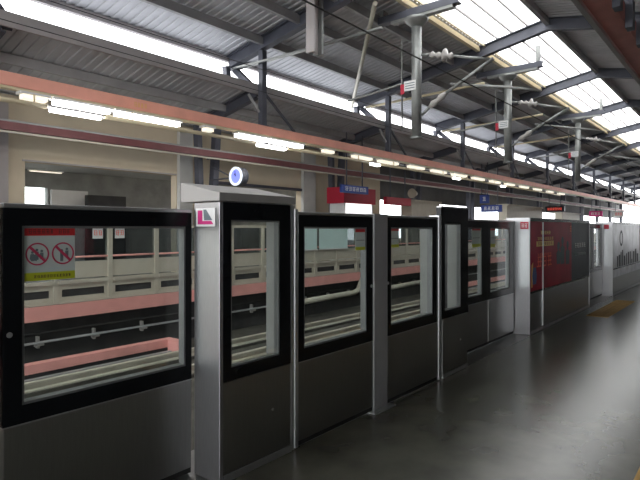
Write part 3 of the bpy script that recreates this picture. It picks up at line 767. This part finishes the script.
pd = M().box(xm + .001, A1 - .032, AD + .008, AD + .05, .611, 1.609).build('dark_poster', 'ad_dark', t)
def adz(px, py): return ZZ(px, py, AD)
yA = AD + .0075
def adg(a, b, ya, yb, m_, n, par, nm): M().glyphs(S(a, AD), S(b, AD), adz((a + b) / 2, yb), adz((a + b) / 2, ya), yA, n, .002).build(nm, m_, par)
adg(541, 551, 231, 234.5, 'yellow', 5, pr, 'headline'); adg(538, 554, 237, 240, 'yellow', 7, pr, 'headline')
M().box(S(537, AD), S(554, AD), yA - .001, yA, adz(545, 246), adz(545, 241)).build('price_band', 'yellow', pr)
adg(538, 553, 242, 245, 'ad_red', 7, pr, 'band_lettering')
adg(538, 552, 253, 255.5, 'orange', 7, pr, 'subheading'); adg(537, 552.5, 256, 267, 'orange', 3, pr, 'large_lettering')
adg(570, 572, 226, 232, 'orange', 1, pr, 'corner_mark')
fg = M()
for px, h in ((559, 243), (563, 238), (568, 242)):
    x = S(px, AD); zt = adz(px, h); w = .10
    fg.poly([(x - w, adz(px, 264)), (x + w, adz(px, 264)), (x + w * 1.2, zt - .16), (x + w * .4, zt - .12), (x - w * .4, zt - .12), (x - w * 1.2, zt - .16)], yA - .002, yA)
    fg.disc((x, yA, zt - .05), .07, .002, (1, 0, 0), (0, 0, 1), 18)
fg.build('crowd_silhouette', 'ad_dark', pr)
fx = S(535, AD); fz = adz(535, 276)
M().poly([(fx - .07, fz - .12), (fx + .07, fz - .12), (fx + .10, fz), (fx + .06, fz + .12), (fx - .06, fz + .12), (fx - .10, fz)], yA - .002, yA).build('blue_badge', 'blue', pr)
M().poly([(fx - .14, fz - .16), (fx - .09, fz - .16), (fx - .06, fz + .2), (fx - .13, fz + .16)], yA - .001, yA).build('orange_swoosh', 'yellow', pr)
adg(575, 586, 243, 247.5, 'white', 5, pd, 'white_lettering'); adg(575, 586, 252.5, 255, 'sticker', 8, pd, 'small_lettering')
M().box(S(543, AD), S(543, AD) + .02, AD - .004, AD + .0075, .06, 1.6).build('seam_strip', 'alu', t)
# number plate at the top of the ad body's steel end
p = M().box(A0 - .006, A0 - .001, DD(528.5, A0), DD(520.5, A0), 1.50, 1.60).build('red_plate', 'red', t)
M().glyphs_x(DD(521, A0), DD(528, A0), 1.52, 1.58, A0 - .0062, 2, .002).build('plate_characters', 'white', p)
# next opening and the silver advertisement
screen('sliding_door', 'far sliding door leaf just past the red advertisement', 'door', 11.17, 12.36, D_DOOR, 11.3, 12.24, 'sliding door leaves')
screen('sliding_door', 'far sliding door leaf just before the silver advertisement', 'door', 12.37, 13.26, D_DOOR, 12.5, 13.12, 'sliding door leaves')
B0, B1 = 13.28, 16.9
t = ad_body('advertising_screen', 'fixed screen carrying the silver grey skyline advertisement', B0, B1)
pg = M().box(B0 + .032, B1 - .032, AD + .008, AD + .05, .40, 1.609).build('silver_poster', 'ad_grey', t)
sk = M(); r2 = random.Random(3); x = B0 + .5
while x < B1 - .3:
    w = r2.uniform(.10, .22); sk.box(x, x + w, yA - .002, yA, .62, .62 + r2.uniform(.10, .38)); x += w + r2.uniform(.04, .14)
sk.build('skyline_print', 'ad_dark', pg)
M().annulus((B0 + 1.0, yA, 1.28), .13, .19, .002, (1, 0, 0), (0, 0, 1), 30).build('ring_mark', 'ad_dark', pg)
p = M().box(B0 - .006, B0 - .001, DD(609, B0), DD(604, B0), 1.50, 1.60).build('red_plate', 'red', t)
screen('sliding_door', 'last sliding door leaf beyond the silver advertisement', 'door', 16.92, 18.1, D_DOOR, 17.05, 18.0, 'sliding door leaves')
t = ad_body('advertising_screen', 'plain dark fixed screen beyond the last sliding door', 19.2, 22.8)
M().box(19.232, 22.768, AD + .008, AD + .05, .611, 1.609).build('blank_poster', 'ad_dark', t)

# ================================================================== NEAR PLATFORM FLOOR
for i, (a, b, d0, d1) in enumerate(((S(606, 1.95), S(606, 1.95) + 2.6, 1.92, 2.26), (3.2, 8, .22, .56))):
    t = thing('tactile_strip', ('ochre tactile paving patch on the floor before the silver advertisement', 'ochre tactile guide strip at the bottom corner of the floor')[i], 'tactile paving', (a, d0, 0), 'tactile paving')
    M().box(a, b, d0, d1, .0004, .004).build('tile_base', 'tactile', t)
    rb = M(); n = 5
    for q in range(n):
        y = d0 + (d1 - d0) * (q + .5) / n; rb.box(a + .02, b - .02, y - .02, y + .02, .0041, .008)
    rb.build('raised_bars', 'tactile', t)

# ================================================================== LIGHT, WORLD, CAMERA
w = bpy.data.worlds.new('World'); SC.world = w; w.use_nodes = True
nt = w.node_tree; bg = nt.nodes['Background']
bg.inputs['Color'].default_value = (.97, .985, 1.0, 1); bg.inputs['Strength'].default_value = 5.2
cam = bpy.data.cameras.new('camera'); co = bpy.data.objects.new('camera', cam); C.objects.link(co)
co.location = (0, 0, EYE); co.rotation_euler = (math.pi / 2, 0, math.pi / 2 - YAW - math.pi / 2 - 0 if False else (math.pi / 2 - YAW) - math.pi / 2 - 0 + 0)
co.rotation_euler = (math.pi / 2, 0, YAW - math.pi / 2)
cam.sensor_width = 36; cam.lens = FPX / 640 * 36; cam.shift_y = -(240 - VY) / 640; cam.clip_end = 400
SC.camera = co
SC.view_settings.view_transform = 'Standard'; SC.view_settings.look = 'None'
SC.view_settings.exposure = 0.0; SC.view_settings.gamma = 1.0; SC.view_settings.use_curve_mapping = False
SC.cycles.max_bounces = 8; SC.cycles.transparent_max_bounces = 24; SC.cycles.use_denoising = True
SC.cycles.caustics_reflective = False; SC.cycles.caustics_refractive = False
